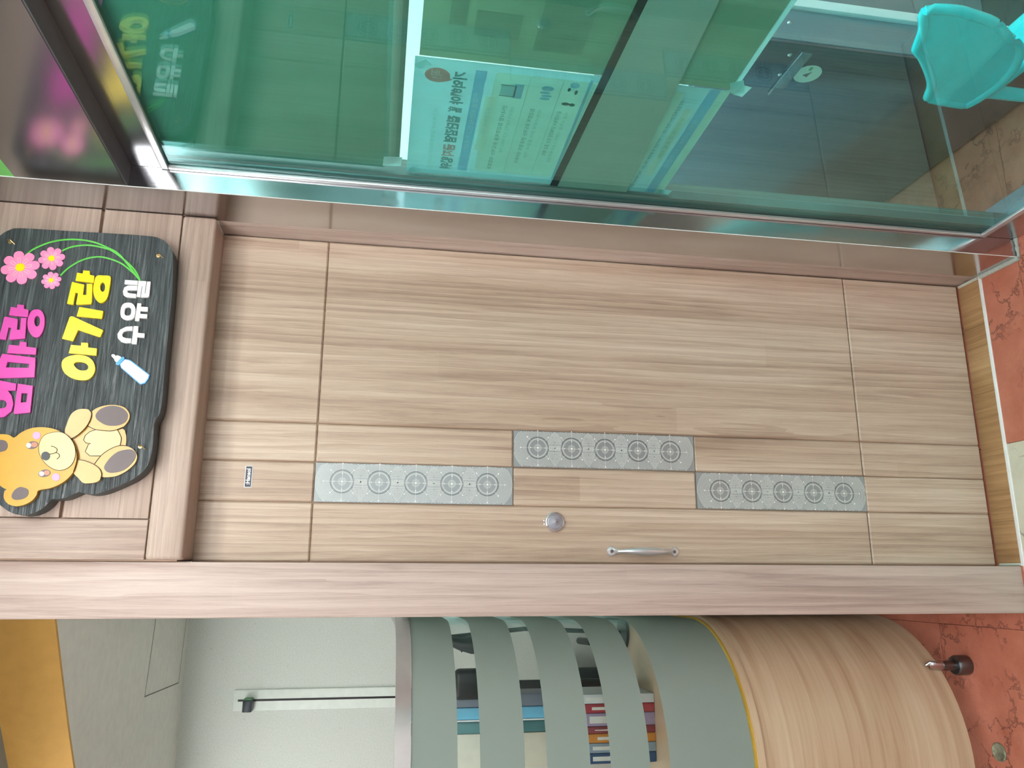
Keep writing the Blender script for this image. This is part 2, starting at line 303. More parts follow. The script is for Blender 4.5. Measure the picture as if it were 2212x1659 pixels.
 'bear_body':[(0,[(-181.6,8.8),(-153.2,-18.7),(-156.8,-31.8),(-160.1,-78.5),(-156.2,-87),(-159.7,-92),(-170.9,-96.2),(-182.2,-97.8),(-191.9,-97.9),(-193.9,-85.4),(-215.8,-50.8),(-233.6,-41.9),(-229.3,-24.4),(-226.7,-2.1),(-206.2,3.4)])],
 'bear_belly':[(0,[(-160.8,-34.5),(-160.4,-78.5),(-176.1,-87.1),(-192.6,-86.7),(-202.4,-70),(-215.8,-51.5),(-216.4,-30.2),(-207.9,-20.3),(-192.6,-24.3),(-190.5,-29.2),(-189.5,-19.5),(-183.3,-14),(-173.5,-16),(-165.2,-23.9)])],
 'bear_leg':[(1,[(-152.4,-19.3),(-136.1,-19.5),(-121.3,-23.7),(-111.7,-36.7),(-106.6,-54.2),(-106.3,-70.7),(-110.6,-86.4),(-123.4,-97.7),(-138.2,-97.8),(-153.3,-88.2),(-161.1,-72.6),(-162.5,-56.3),(-160,-33.6)])],
 'bear_leg2':[(1,[(-232.8,-42.2),(-216.6,-51.6),(-204.2,-64.2),(-194,-82.4),(-193.5,-98.8),(-199.6,-113),(-212.2,-122.7),(-226.7,-122),(-239.7,-113),(-251.2,-99.4),(-258.7,-82.5),(-260,-60.5),(-250.7,-56.5),(-239.7,-49.2)])],
 'bear_sole':[(1,[(-125.8,-32.5),(-115.7,-40.2),(-108.8,-55.9),(-108.7,-71),(-114,-85.2),(-125.1,-94.8),(-138.3,-94.1),(-146.8,-86),(-150.9,-72.9),(-150.3,-54.9),(-141.9,-38.9),(-134,-32.3)])],
 'bear_sole2':[(1,[(-236.2,-62.1),(-220.1,-70.6),(-206.9,-83.9),(-201.6,-99.7),(-201.2,-111.7),(-209,-120.1),(-220.3,-119.8),(-233.3,-112.3),(-244.8,-100.2),(-250.3,-84.5),(-250.3,-71.2),(-244.2,-63)])],
 'k_mouth':[(1,[(-216.1,44.4),(-214.8,38.1),(-212.6,32.6)]),(1,[(-199.4,44),(-201.1,37),(-206.2,31.2),(-212.6,32.6)]),(1,[(-212.7,34),(-214.5,27.9),(-220.3,25),(-226.3,29.3)])],
 'k_muzzle':[(2,[(-169.2,37.5),(-171.6,22.6),(-183.9,7.7),(-199.7,-1.6),(-218.7,-4.8),(-236.3,-0.4),(-246,10),(-249.2,24.1),(-243.6,39.3),(-231.4,54),(-215.9,64),(-201.7,67.4),(-187.4,65.7),(-175.1,57.2)])],
 'k_belly':[(0,[(-160.8,-34.5),(-165.2,-23.9),(-173.5,-16),(-183.3,-14),(-189.5,-19.5),(-190.5,-29.2),(-192.6,-24.3),(-207.9,-20.3),(-216.4,-30.2),(-215.8,-51.5)]),(1,[(-160.4,-78.5),(-176.1,-87.1),(-192.6,-86.7)])],
 'k_arm':[(1,[(-119,-18.2),(-126.2,-23.5),(-139.3,-22.9),(-155.7,-16.8),(-172.3,-4),(-181.6,8.8)]),(1,[(-225.3,-9.2),(-227.7,-24.2),(-235.2,-42.8),(-244.4,-54.2),(-255.3,-59.2),(-266.4,-57.6)])],
 'k_leg':[(1,[(-153.2,-19.4),(-160,-33.6),(-162.5,-56.3),(-161.1,-72.6),(-153.3,-88.2)]),(1,[(-232.8,-42.2),(-216.6,-51.6),(-204.2,-64.2),(-194,-82.4),(-192.7,-98.7)])],
 'k_chin':[(1,[(-171.6,22.6),(-185.6,9),(-202.8,-3.2),(-220.2,-8.3),(-234.5,-8.2),(-251.1,-5.2)])],
 'g_stem':[(1,[(220.2,157.1),(235.4,145),(247.9,127.6),(259.3,104.5),(265.9,77.8),(267.6,50.3),(264.2,22.1),(253.6,-7.2),(236.5,-36.9),(180.1,-84.7)])],
 'g_stem2':[(1,[(238.5,83.9),(249.6,64.7),(255.9,35),(253.3,6.8),(244.2,-22.3),(208.8,-67),(180.1,-84.7)])],
 'g_stem3':[(1,[(180.2,79.7),(198.5,66.4),(217.6,44),(228.3,17.7),(229.2,-4.5),(218.9,-38.9),(197.3,-68.3),(180.1,-84.7)])],
 'flowers':[(0,[(192.8,162),(218.4,102.1),(167.3,96.1)]),(0,[(198.8,127.1),(219.1,77.6),(167.8,77.7)]),(0,[(157.6,157),(191.8,103.7),(147.7,97.1)])],
 'hooks':[(0,[(251.3,191.6),(241.7,-116.6),(-193.5,-126.1)])],
 'board':[(1,[(285.8,175),(287.2,75.5),(288.9,-70.1),(284.6,-115.1),(263.8,-140.1),(230.7,-149.4),(136.8,-155),(7.7,-156.6),(-106.6,-158.9),(-141.3,-149.1),(-185.5,-150.7),(-217.9,-148.9),(-240.6,-140.8),(-260.2,-122.8),(-274.2,-99.1),(-284,-79.6),(-291.4,-62.8),(-295.7,-42.9),(-294,-26.6),(-291.6,-17.6),(-296.4,-8.1),(-304.5,8.2),(-307.1,22.3),(-308.1,33.6),(-319,40.8),(-330.7,53.4),(-338.5,69.4),(-340.6,86),(-336.8,103.5),(-327.9,118.8),(-316.8,134.4),(-303.5,156),(-293.2,178.5),(-276.9,201.9),(-252.7,214.1),(-199.3,222.5),(-1.7,228.7),(175.8,228.6),(240.8,227.2),(264.9,214.1),(279.5,197.6)])],
}
# ================================================================== floor: vinyl tiles
def tile_mat(name, c1, c2, crack, seed):
    n = NT(name); v = n.coords((1, 1, 1), loc=(seed, seed*.7, 0))
    wob = n.noise(v, 9, 4, .6)
    vo = n.n('ShaderNodeTexVoronoi', feature='DISTANCE_TO_EDGE'); vo.inputs['Scale'].default_value = 9
    ad = n.n('ShaderNodeVectorMath', operation='ADD'); sc = n.n('ShaderNodeVectorMath', operation='SCALE'); sc.inputs['Scale'].default_value = .16
    nz = n.n('ShaderNodeTexNoise'); n.set(nz, Scale=16.0, Detail=5.0, Roughness=.65); n.l(v, nz.inputs['Vector'])
    n.l(nz.outputs['Color'], sc.inputs[0]); n.l(v, ad.inputs[0]); n.l(sc.outputs[0], ad.inputs[1]); n.l(ad.outputs[0], vo.inputs['Vector'])
    line = n.math('SUBTRACT', 1, n.math('MULTIPLY', vo.outputs['Distance'], 26, True), True)
    brk = n.ramp(n.noise(v, 5, 3, .6), [(.46, (0, 0, 0)), (.56, (1, 1, 1))])
    line = n.math('MULTIPLY', line, brk)
    base = n.ramp(n.noise(v, 14, 5, .65), [(.3, srgb(c1)), (.7, srgb(c2))])
    col = n.mix(n.math('MULTIPLY', line, .8), base, srgb(crack))
    h = n.math('SUBTRACT', n.math('MULTIPLY', n.noise(v, 22, 5, .6), .6), line)
    n.bsdf(col, .42, 0, .45, n.bump(h, .55, .004)); return n.m
M['red'] = tile_mat('red_vinyl', (182, 106, 84), (202, 128, 106), (116, 58, 46), 1.7)
M['cream'] = tile_mat('cream_vinyl', (205, 203, 184), (220, 218, 200), (150, 140, 118), 4.1)
T = .479; JX, JY = -.161, -.22
M['screed'] = plain('floor_screed', (120, 70, 58), .7)
floor = box('floor', (-4, 5, -9, 3, -.06, -.004), M['screed']); tag(floor, 'red vinyl tiled floor with a cream strip of tiles by the door', 'floor', kind='structure')
tm = MB().box(.0006, T-.0006, .0006, T-.0006, -.004, 0).mesh('tile', .0007, 1)
tm2 = tm.copy(); tm.materials.append(M['red']); tm2.materials.append(M['cream'])
for i in range(-4, 5):
    for j in range(-4, 5):
        if (i, j) == (0, 0): continue
        o = bpy.data.objects.new('tile', tm2 if i == 0 and j < 0 else tm); COL.objects.link(o); o.parent = floor
        o.location = (JX+i*T, JY+j*T, 0)
for y0, y1, mt in ((JY, -.0815, 'cream'), (-.0815, JY+T, 'red')):
    link('tile', MB().box(JX+.0006, JX+T-.0006, y0+.0006, y1-.0006, -.004, 0).mesh('tile', .0007, 1), M[mt], floor)
# ================================================================== walls and ceilings
n = NT('wallpaper'); v = n.coords((1, 1, 1)); f = n.noise(v, 160, 4, .7); sp = n.noise(v, 55, 2, .5)
col = n.mix(n.ramp(sp, [(.70, (0, 0, 0)), (.85, (1, 1, 1))]), n.ramp(f, [(.3, srgb((206, 212, 206))), (.7, srgb((226, 231, 226)))]), srgb((192, 194, 186)))
n.bsdf(col, .8, 0, .2, n.bump(f, .35, .002)); M['wallpaper'] = n.m
M['paint'] = plain('ceiling_paint', (226, 228, 222), .8, spec=.2)
M['upper'] = plain('grey_ceiling_paint', (150, 160, 160), .8, spec=.2)
M['orange'] = plain('orange_paint', (204, 158, 82), .6, spec=.3)
M['pale'] = plain('room_paint', (236, 240, 236), .7, spec=.2)
YW, ZL, ZU = 2.05, 2.48, 2.65
tag(box('wall_back', (-3.6, -.09, YW, YW+.1, 0, ZL), M['wallpaper']), 'speckled off-white papered wall behind the reception counter', 'wall', kind='structure')
tag(box('wall_right', (-.112, -.05, .122, YW, 0, ZU), M['pale']), 'pale side of the partition that carries the door', 'wall', kind='structure')
tag(box('wall_left', (-3.7, -3.6, -9, YW, 0, ZU), M['pale']), 'pale far side wall of the lobby', 'wall', kind='structure')
edge = crm([(-.05, .385, 0), (-.146, .448, 0), (-.36, .592, 0), (-.571, .743, 0), (-1.2, 1.22, 0), (-2.1, 1.9, 0), (-2.3, 2.05, 0)], 4)
P = [(p.x, p.y) for p in edge]
m = MB().prism(P+[(-.05, YW)], 2, ZL, ZL+.02)
lc = link('ceiling', m.mesh(), M['paint']); tag(lc, 'smooth off-white lowered ceiling over the reception desk', 'ceiling', kind='structure')
hx = [(-.19, 1.455), (-.471, 1.413), (-.488, 1.951), (-.20, 1.985)]
hm = MB()
for i in (0, 1, 2, 3):
    a, b = Vector(hx[i]+(ZL-.0006,)), Vector(hx[(i+1) % 4]+(ZL-.0006,)); hm.tube([a, b], [(.0022, .0006)]*2, 4, flat=(b-a).cross(Vector((0, 0, 1))))
M['joint'] = plain('hatch_joint', (120, 118, 112), .8)
link('hatch_joint', hm.mesh(), M['joint'], lc)
m = MB(); k = len(P)
m.add([(x, y, ZL) for x, y in P]+[(x, y, ZU) for x, y in P]+[(x-.006, y-.012, ZL-.001) for x, y in P]+[(x-.006, y-.012, ZU) for x, y in P],
      [(i, i+1, k+i+1, k+i) for i in range(k-1)]+[(2*k+i, 3*k+i, 3*k+i+1, 2*k+i+1) for i in range(k-1)]+[(i, 2*k+i, 2*k+i+1, i+1) for i in range(k-1)])
tag(link('trim_1', m.mesh(smooth=30), M['orange']), 'orange painted edge of the lowered ceiling', 'trim', kind='structure')
tag(box('ceiling', (-3.7, 5, -9, 2.2, ZU, ZU+.05), M['upper']), 'grey painted upper ceiling of the lobby', 'ceiling', kind='structure')
# ================================================================== door leaf
door = empty('door_1', (.4, 0, .002), 'light wood laminate door with three inlaid metal strips, lock and pull handle', 'door', kind='structure')
ZT = 2.06; ZA, ZB = 1.8003, .3696; TH = (ZA-ZB)/3
G1, G2, G3 = .327, .2335, .1384
M['groove'] = wood('door_core', 2, (140, 112, 92), (160, 132, 110), (176, 150, 126), rough=.5)
link('leaf_core', MB().box(.001, .799, .006, .042, .004, ZT).mesh(), M['groove'], door)
g = .0011
xs = [.0012, G3, G2, G1, .7988]
def panel(x0, x1, z0, z1): link('door_panel', MB().box(x0+g, x1-g, 0, .007, z0+g, z1-g).mesh('door_panel', .0032, 1, False), M['leaf'], door)
for c in range(4):
    zz = [.005, ZB, ZA, ZT] if c in (0, 3) else [.005, ZB, ZB+TH, ZB+2*TH, ZA, ZT]
    for r in range(len(zz)-1):
        if (c, r) in ((1, 1), (1, 3), (2, 2)): continue
        panel(xs[c], xs[c+1], zz[r], zz[r+1])
# inlaid metal strips with printed rings
M['plate'] = plain('inlay_metal', (158, 166, 168), .22, .25, var=.02)
M['ring'] = plain('ring_print', (222, 228, 226), .35, .0)
M['ringdark'] = plain('dark_ring_print', (62, 66, 68), .3, .3)
M['dot'] = plain('white_dot', (250, 250, 248), .3)
M['fleck'] = plain('grey_fleck', (130, 136, 138), .3, .4)
D = .08715
def inlay(x0, x1, z0, z1, cx, ztop):
    pl = link('metal_inlay', MB().box(x0+g, x1-g, -.0004, .006, z0+g, z1-g).mesh('i', .0006, 1), M['plate'], door)
    Y = -.0006
    def arc(mb, cz, r, wd, n=64):
        run = []
        for t in range(n+1):
            a = 2*math.pi*t/n; x, z = cx+r*math.cos(a), cz+r*math.sin(a)
            ok = x0+.002 < x < x1-.002 and z0+.002 < z < z1-.002
            if ok: run.append(a)
            if (not ok or t == n) and len(run) > 1:
                vs = []; 
                for a_ in run: vs += [(cx+(r-wd)*math.cos(a_), Y, cz+(r-wd)*math.sin(a_)), (cx+(r+wd)*math.cos(a_), Y, cz+(r+wd)*math.sin(a_))]
                mb.add(vs, [(2*i, 2*i+2, 2*i+3, 2*i+1) for i in range(len(run)-1)])
            if not ok: run = []
    def disc(mb, x, z, r, y=-.0009, n=10, rz=None):
        rz = rz or r
        mb.add([(x+r*math.cos(2*math.pi*t/n), y, z+rz*math.sin(2*math.pi*t/n)) for t in range(n)], [tuple(range(n))])
    ring, dk, dots, fl = MB(), MB(), MB(), MB()
    for k in range(5):
        cz = ztop-k*D
        for q in range(11): arc(ring, cz, .0305+.0031*q, .00042)
        for q in range(6): arc(ring, cz, .0215+.001*q if q < 3 else .009-.002*(q-3), .00025, 40)
        arc(dk, cz, .0269, .0006)
        for a in range(8):
            an = a*math.pi/4; ca, sa = math.cos(an), math.sin(an); rr = .0435 if a % 2 == 0 else .0385
            r1 = .003 if a % 2 == 0 else .026
            ring.add([(cx+r1*ca-.0003*sa, Y, cz+r1*sa+.0003*ca), (cx+r1*ca+.0003*sa, Y, cz+r1*sa-.0003*ca), (cx+rr*ca+.0003*sa, Y, cz+rr*sa-.0003*ca), (cx+rr*ca-.0003*sa, Y, cz+rr*sa+.0003*ca)], [(0, 1, 2, 3)])
            disc(dots, cx+rr*ca, cz+rr*sa, .0016)
            if a % 2 == 0: disc(dots, cx+.0186*ca, cz+.0186*sa, .0014)
        disc(dots, cx, cz, .0026)
        for a in range(16):
            an = (a+.5)*math.pi/8
            disc(fl, cx+.0168*math.cos(an), cz+.0168*math.sin(an), .0014, -.0007, 8)
            disc(fl, cx+.0118*math.cos(an), cz+.0118*math.sin(an), .0009, -.0007, 8)
        if k < 4:
            mz = cz-D/2
            for dx in (.0145, -.0145): disc(dk, cx+dx, mz, .0016, -.0008, 6, .0005)
            for dx in (.027, -.027):
                for dz in (-.0065, 0, .0065): disc(dk, cx+dx, mz+dz, .0006, -.0008, 6)
            for dx in (.036, -.036): disc(dk, cx+dx, mz, .0007, -.0008, 6)
    for nm, mb, mt in (('ring_pattern', ring, 'ring'), ('dark_ring', dk, 'ringdark'), ('white_dots', dots, 'dot'), ('grey_flecks', fl, 'fleck')):
        me = bpy.data.meshes.new(nm); me.from_pydata(mb.v, [], mb.f); link(nm, me, M[mt], pl)
inlay(G3, G2, ZB+2*TH, ZA, .1885, 1.7362)
inlay(G2, G1, ZB+TH, ZB+2*TH, .2834, 1.2608)
inlay(G3, G2, ZB, ZB+TH, .1861, .7815)
# maker's sticker
st = link('maker_sticker', MB().box(.1695, .2205, -.0012, .0, 1.9415, 1.9585).mesh('s', .0004, 1), plain('sticker_edge', (215, 218, 222), .4), door)
link('sticker_face', MB().box(.1712, .2188, -.0014, -.0005, 1.9432, 1.9568).mesh(), plain('navy_print', (34, 44, 66), .35), st)
t = text_mesh(':Hansol', .0125, 0, .00035, 'CENTER', 1.0)
link('sticker_lettering', mapped(t, (.195, -.0017, 1.9503), (1, 0, 0), (0, 0, 1), (0, -1, 0)), M['dot'], st)
# lock
lx, lz = .1, 1.22
lk = link('lock', MB().lathe([(.0245, 0), (.0248, .003), (.0235, .007), (.0215, .0085), (.0205, .0068), (.0, .0068)], (lx, 0, lz), 1, 36, -1).mesh(smooth=35), M['chrome'], door)
link('lock_face', MB().lathe([(.0182, .006), (.0180, .0088), (.0165, .0100), (.0, .0108)], (lx, 0, lz), 1, 32, -1).mesh(smooth=35), M['lockface'], lk)
link('lock_cylinder', MB().lathe([(.0052, .010), (.0050, .0165), (.0038, .0185), (.0, .0187)], (lx, 0, lz), 1, 16, -1).mesh(smooth=40), M['chrome'], lk)
link('key_slot', MB().box(lx-.0007, lx+.0007, -.0191, -.0180, lz-.0034, lz+.0034).mesh(), M['dark'], lk)
link('lock_tab', MB().box(lx-.0075, lx-.0030, -.006, -.001, lz+.0225, lz+.0285).mesh('t', .001), M['chrome'], lk)
link('lock_tab', MB().box(lx+.0010, lx+.0060, -.006, -.001, lz+.0225, lz+.0290).mesh('t', .001), M['chrome'], lk)
# pull handle
hx0, za, zb = .031, 1.0865, .9055
hp = []; hr = []
for t in range(33):
    s = t/32; z = za+.002-(za-zb+.004)*s
    e = min(s, 1-s); out = .0025+.0245*min(1, max(0, (e-.10)/.16))**.7
    if e < .11: r = (.0132*math.sqrt(max(.02, 1-((e-.055)/.058)**2)), .0022)
    else:
        q = (e-.11)/.39; rr = .0046+.0056*math.sin(min(1, q)*math.pi/2)**1.6; r = (rr+.0018*(1-min(1, q*5)), rr)
    hp.append((hx0, -out, z)); hr.append(r)
hd = link('handle', MB().tube(hp, hr, 14, flat=(1, 0, 0)).mesh(smooth=60), M['nickel'], door)
for z in (za-.0095, zb+.0095): link('screw', MB().lathe([(.0042, 0), (.004, .0012), (.0015, .0016), (0, .001)], (hx0, -.0044, z), 1, 14, -1).mesh(smooth=40), M['steel_dark'], hd)
# ================================================================== door frame, transom, sill
fr = empty('trim_2', (.35, -.03, 0), 'light wood laminate door frame with panelled transom', 'door frame', kind='structure')
box('jamb_left', (-.118, -.0005, -.077, .122, 0, ZU), M['jamb'], fr, .0025)
box('jamb_right', (.8003, .86, -.049, .06, 0, 2.06), M['jamb'], fr, .0012)
box('jamb_edge', (.7985, .86, -.077, -.0505, 0, 2.058), M['jamb'], fr, .0015)
YT = -.0975
link('transom_rail', MB().box(.003, .7965, YT, .06, 2.056, 2.1325).mesh('r', .008, 4), M['head'], fr)
box('transom_stile', (.003, .0865, YT, .04, 2.1335, ZU), M['stile'], fr, .0018)
box('transom_board', (.0885, .7965, YT+.001, .04, 2.1345, 2.3045), M['head'], fr, .0016)
box('transom_board', (.0885, .7965, YT+.001, .04, 2.3115, ZU), M['head'], fr, .0016)
link('transom_core', MB().box(.0, .797, -.085, .05, 2.07, ZU).mesh(), M['groove'], fr)
box('sill', (.0, .798, -.079, .0, -.003, .0015), M['sill'], fr, .0006)
box('sill_joint', (.0, .798, -.0895, -.0785, -.003, .0022), M['white'], fr, .001)
link('sill_seal', MB().tube([(.794, -.005, .002), (.795, -.078, .002)], .005, 8).mesh(smooth=50), plain('grey_sealant', (196, 198, 186), .5), fr)
link('sill_seal', MB().tube([(.004, -.008, .001), (.004, -.078, .001)], .0035, 8).mesh(smooth=50), plain('pale_sealant', (208, 220, 214), .5), fr)
# ================================================================== steel framed glass screen
XA, XG, YB, YE = .798, .852, -.222, -1.45
sc = empty('window_1', (.86, -.8, 0), 'brushed steel framed screen of green tinted glass beside the door', 'glass screen', kind='structure')
box('post', (XA, .862, YB, -.0785, .004, ZU), M['steel'], sc)
box('post_edge_glint', (XA-.0007, XA+.0007, YB-.0007, YB+.0007, .004, ZU), M['white'], sc)  # white strip stands in for the highlight along the post corner
PV = (XA, YB)
swing(box('end_post', (XA, .93, YE-.12, YE, .004, ZU), M['steel'], sc))
swing(box('transom_panel', (XA, .93, YE, YB-.0005, 2.2235, 2.447), M['steel_h'], sc), PV)
swing(box('recess_soffit', (XA+.001, .93, YE, YB-.0005, 2.2195, 2.2233), plain('painted_soffit_shade', (70, 72, 76), .5), sc), PV)  # dark colour paints the shade under the transom panel
swing(box('header', (XG-.003, .915, YE, YB-.001, 2.15, 2.2193), M['steel_h'], sc))
swing(box('bottom_rail', (XG-.003, .915, YE, YB-.001, .004, .0945), M['steel_h'], sc))
swing(link('rail_gasket', MB().prism([(YB-.001, 1.2655), (YE, 1.2285), (YE, 1.24), (YB-.001, 1.2835)], 0, XG+.012, XG+.05).mesh(), M['black'], sc))
swing(link('mid_rail', MB().prism([(YB-.001, 1.092), (YE, 1.162), (YE, 1.228), (YB-.001, 1.265)], 0, XG+.012, XG+.05).mesh(), plain('rail_cover', (196, 190, 174), .6, var=.03, sc=8), sc))
bd = (XG-.008, XG+.001)
swing(box('bead', bd+(YE, YB-.002, 2.1395, 2.1555), M['bead'], sc, .002))
swing(box('bead', bd+(YE, YB-.002, .0945, .112), M['bead'], sc, .002))
swing(box('bead', bd+(YB-.011, YB-.001, .112, 2.139), M['bead'], sc, .002))
box('inner_frame', (.8605, .90, -.262, YB-.001, .004, 2.2), plain('inner_frame_paint', (120, 128, 122), .5), sc)
M['pane'] = film_glass('green_glass', (.68, .925, .915, 1), .055, 1.45)
swing(link('pane', MB().box(XG+.001, XG+.007, YE, YB-.001, .095, 2.15).mesh(), M['pane'], sc))
swing(box('green_fascia', (XA+.001, .93, YE, YB+.0, 2.4475, ZU), plain('green_board', (120, 205, 110), .5), sc), PV)
M['seal'] = plain('old_sealant', (176, 186, 178), .6, var=.15, sc=200)
link('floor_seal', MB().tube([(XA-.003, -.088, .001), (XA-.003, -.15, .001), (XA-.003, YB-.004, .001)], .0075, 8).mesh(smooth=50), M['seal'], sc)
sm = MB(); pts = [(XA-.002+i*.0065, YB-.004-random.uniform(0, .002), .003) for i in range(9)]
sm.tube(pts, [random.uniform(.0035, .0065) for _ in pts], 7); link('floor_seal', sm.mesh(smooth=60), M['seal'], sc)
# ================================================================== room behind the glass
tag(box('wall_far', (.93, 3.2, 1.0, 1.06, 0, ZU), M['pale']), 'pale back wall of the room behind the glass', 'wall', kind='structure')
tag(box('wall_side', (3.0, 3.06, -1.6, 1.0, 0, ZU), M['pale']), 'pale side wall of the room behind the glass', 'wall', kind='structure')
tag(box('wall_inner', (.866, .90, -.0775, 1.0, 0, ZU), M['pale']), 'pale wall between the door passage and the glazed room', 'wall', kind='structure')
# ================================================================== carved sign on the transom
SX, SZ, SY = .43, 2.28, -.142
sg = empty('sign', (SX, -.098, 2.11), 'black wooden sign with coloured raised lettering, flowers and a painted teddy bear', 'sign')
def on_sign(me, y): return mapped(me, (SX, y, SZ), (.001, 0, 0), (0, 0, .001), (0, -.001, 0))
def plaque(name, keys, mat, y, th, parent, bev=.0):
    """raised piece: back at y, thickness th towards the viewer (metres)"""
    me = shape2d([s for k in keys for s in SG[k]], th*500, bev)
    o = link(name, on_sign(me, y-th/2), mat, parent)
    for p in o.data.polygons: p.use_smooth = True
    o.data.set_sharp_from_angle(angle=math.radians(35)); return o
def stroke(mb, pts, y, w, d=.0009, closed=False, smooth=True):
    q = crm([(SX+x*.001, y, SZ+z*.001) for x, z in pts], 5, closed) if smooth else [Vector((SX+x*.001, y, SZ+z*.001)) for x, z in pts]
    if closed: q.append(q[0])
    mb.tube(q, [(d, w)]*len(q), 6, flat=(0, 1, 0))
n = NT('burnt_wood'); v = n.coords((7, 60, 150)); f = n.noise(v, 1, 4, .6, 1.6); f2 = n.noise(n.coords((3, 30, 34)), 1, 3, .5, 2.2)
h = n.math('ADD', n.math('MULTIPLY', f, .6), n.math('MULTIPLY', f2, .6))
n.bsdf(n.ramp(h, [(.35, srgb((38, 44, 47))), (.6, srgb((60, 68, 71))), (.8, srgb((92, 102, 104)))]), .32, 0, .5, n.bump(h, 1.0, .006)); M['burnt'] = n.m
M['edgeblack'] = plain('black_board_edge', (60, 68, 71), .5, var=.12)
bdm = shape2d(SG['board'], 21)
bo = link('board', on_sign(bdm, SY+.021), M['edgeblack'], sg)
bo.data.materials.append(M['burnt'])
for p in bo.data.polygons:
    if abs(p.normal.y) > .9: p.material_index = 1
M['yellow'] = plain('yellow_acrylic', (255, 222, 8), .3); M['magenta'] = plain('magenta_acrylic', (212, 82, 172), .2)
M['ltr_white'] = plain('white_acrylic', (252, 252, 252), .3); M['blue'] = plain('blue_acrylic', (66, 160, 226), .3)
for k in ('y_a', 'y_gi', 'y_rang'): plaque('letter', [k], M['yellow'], SY+.001, .007, sg)
for k in ('m_eom', 'm_ma', 'm_rang'): plaque('letter', [k], M['magenta'], SY+.001, .007, sg)
for k in ('w_su', 'w_yu', 'w_sil'): plaque('letter', [k], M['ltr_white'], SY+.001, .007, sg)
bt = plaque('baby_bottle', ['bottle_edge'], M['blue'], SY+.001, .004, sg)
plaque('bottle_body', ['bottle_body'], M['ltr_white'], SY-.002, .002, bt)
plaque('bottle_ring', ['bottle_ring'], M['blue'], SY-.002, .0035, bt); plaque('bottle_teat', ['nipple'], M['ltr_white'], SY-.001, .003, bt)
# flowers with stems
M['pink'] = plain('pink_paint', (246, 140, 190), .35); M['petal_line'] = plain('petal_line', (255, 226, 214), .4)
M['green'] = plain('green_paint', (84, 190, 62), .35)
for i, ((cx, cz), R, st) in enumerate(zip(SG['flowers'][0][1], (38.5, 27, 20), ('g_stem', 'g_stem2', 'g_stem3'))):
    sm = MB(); stroke(sm, SG[st][0][1], SY-.001, .0021); stm = sm.mesh(smooth=60)
    spl = []
    for k in range(8):
        a = k*math.pi/4+.25; pts = []
        for (r, wd) in ((.12, .0), (.4, .17), (.72, .27), (.93, .2), (1.0, .07), (1.0, -.07), (.93, -.2), (.72, -.27), (.4, -.17)):
            pts.append((cx+R*(r*math.cos(a)-wd*math.sin(a)), cz+R*(r*math.sin(a)+wd*math.cos(a))))
        spl.append((1, pts))
    fl = None
    for k, s in enumerate(spl):
        me = on_sign(shape2d([s], 1.5+.08*k), SY-.0008); 
        if fl is None: fl = link('flower', me, M['pink'], sg)
        else: link('petal', me, M['pink'], fl)
    lm = MB()
    for k in range(8):
        for da in (-.16, .16):
            a = k*math.pi/4+.25+da
            stroke(lm, [(cx+R*.25*math.cos(a), cz+R*.25*math.sin(a)), (cx+R*.45*math.cos(a), cz+R*.45*math.sin(a)), (cx+R*.62*math.cos(a-da*.5), cz+R*.62*math.sin(a-da*.5))], SY-.0032, .0005, .0004)
    link('petal_line', lm.mesh(), M['petal_line'], fl)
    link('flower_centre', on_sign(shape2d([(1, [(cx+R*.24*math.cos(t*.6283), cz+R*.24*math.sin(t*.6283)) for t in range(10)])], 2.6), SY-.0012), M['yellow'], fl)
    link('stem', stm, M['green'], fl)
# teddy bear
M['b_gold'] = plain('bear_gold', (198, 150, 22), .35); M['b_light'] = plain('bear_light_gold', (198, 158, 80), .25)
M['b_cream'] = plain('bear_cream', (226, 198, 126), .28); M['b_dark'] = plain('bear_brown', (88, 74, 76), .4)
M['b_line'] = plain('bear_outline', (40, 28, 26), .5); M['b_pink'] = plain('bear_blush', (238, 150, 196), .35); M['b_eye'] = plain('bear_eye_brown', (176, 112, 82), .3)
be = plaque('teddy_bear', ['bear_body'], M['b_light'], SY+.001, .004, sg)
for k in ('bear_leg', 'bear_leg2'): plaque('leg', [k], M['b_light'], SY+.001, .006, be)
for k in ('bear_sole', 'bear_sole2'): plaque('paw_pad', [k], M['b_dark'], SY-.003, .003, be)
plaque('belly', ['bear_belly'], M['b_cream'], SY-.002, .002, be)
for k in ('bear_arm', 'bear_arm2'): plaque('arm', [k], M['b_light'], SY+.001, .0085, be)
plaque('head', ['bear_head'], M['b_gold'], SY+.001, .012, be)
YH = SY-.0105
plaque('muzzle', ['bear_muzzle'], M['b_cream'], YH, .0016, be)
for k in ('bear_ear_in', 'bear_ear_in2'): plaque('inner_ear', [k], M['b_dark'], YH, .0014, be)
for k in ('bear_cheek', 'bear_cheek2'): plaque('cheek', [k], M['b_pink'], YH, .0014, be)
for k in ('bear_eye', 'bear_eye2'): plaque('eye', [k], M['b_dark'], YH, .0014, be)
for k in ('bear_eyeb', 'bear_eyeb2'): plaque('iris', [k], M['b_eye'], YH, .002, be)
for k in ('bear_eyew', 'bear_eyew2'): plaque('eye_light', [k], M['ltr_white'], YH, .0024, be)
plaque('nose', ['bear_nose'], M['edgeblack'], YH, .003, be)
lm = MB()
for s in SG['k_mouth']: stroke(lm, s[1], YH-.002, .0007)
stroke(lm, SG['k_muzzle'][0][1], YH-.001, .0007, closed=True)
stroke(lm, SG['k_belly'][0][1], SY-.004, .0007, smooth=False); stroke(lm, SG['k_belly'][1][1], SY-.004, .0007)
for s in SG['k_arm']: stroke(lm, s[1], SY-.0076, .0007)
for s in SG['k_leg']: stroke(lm, s[1], SY-.0052, .0007)
stroke(lm, SG['k_chin'][0][1], SY-.011, .0007)
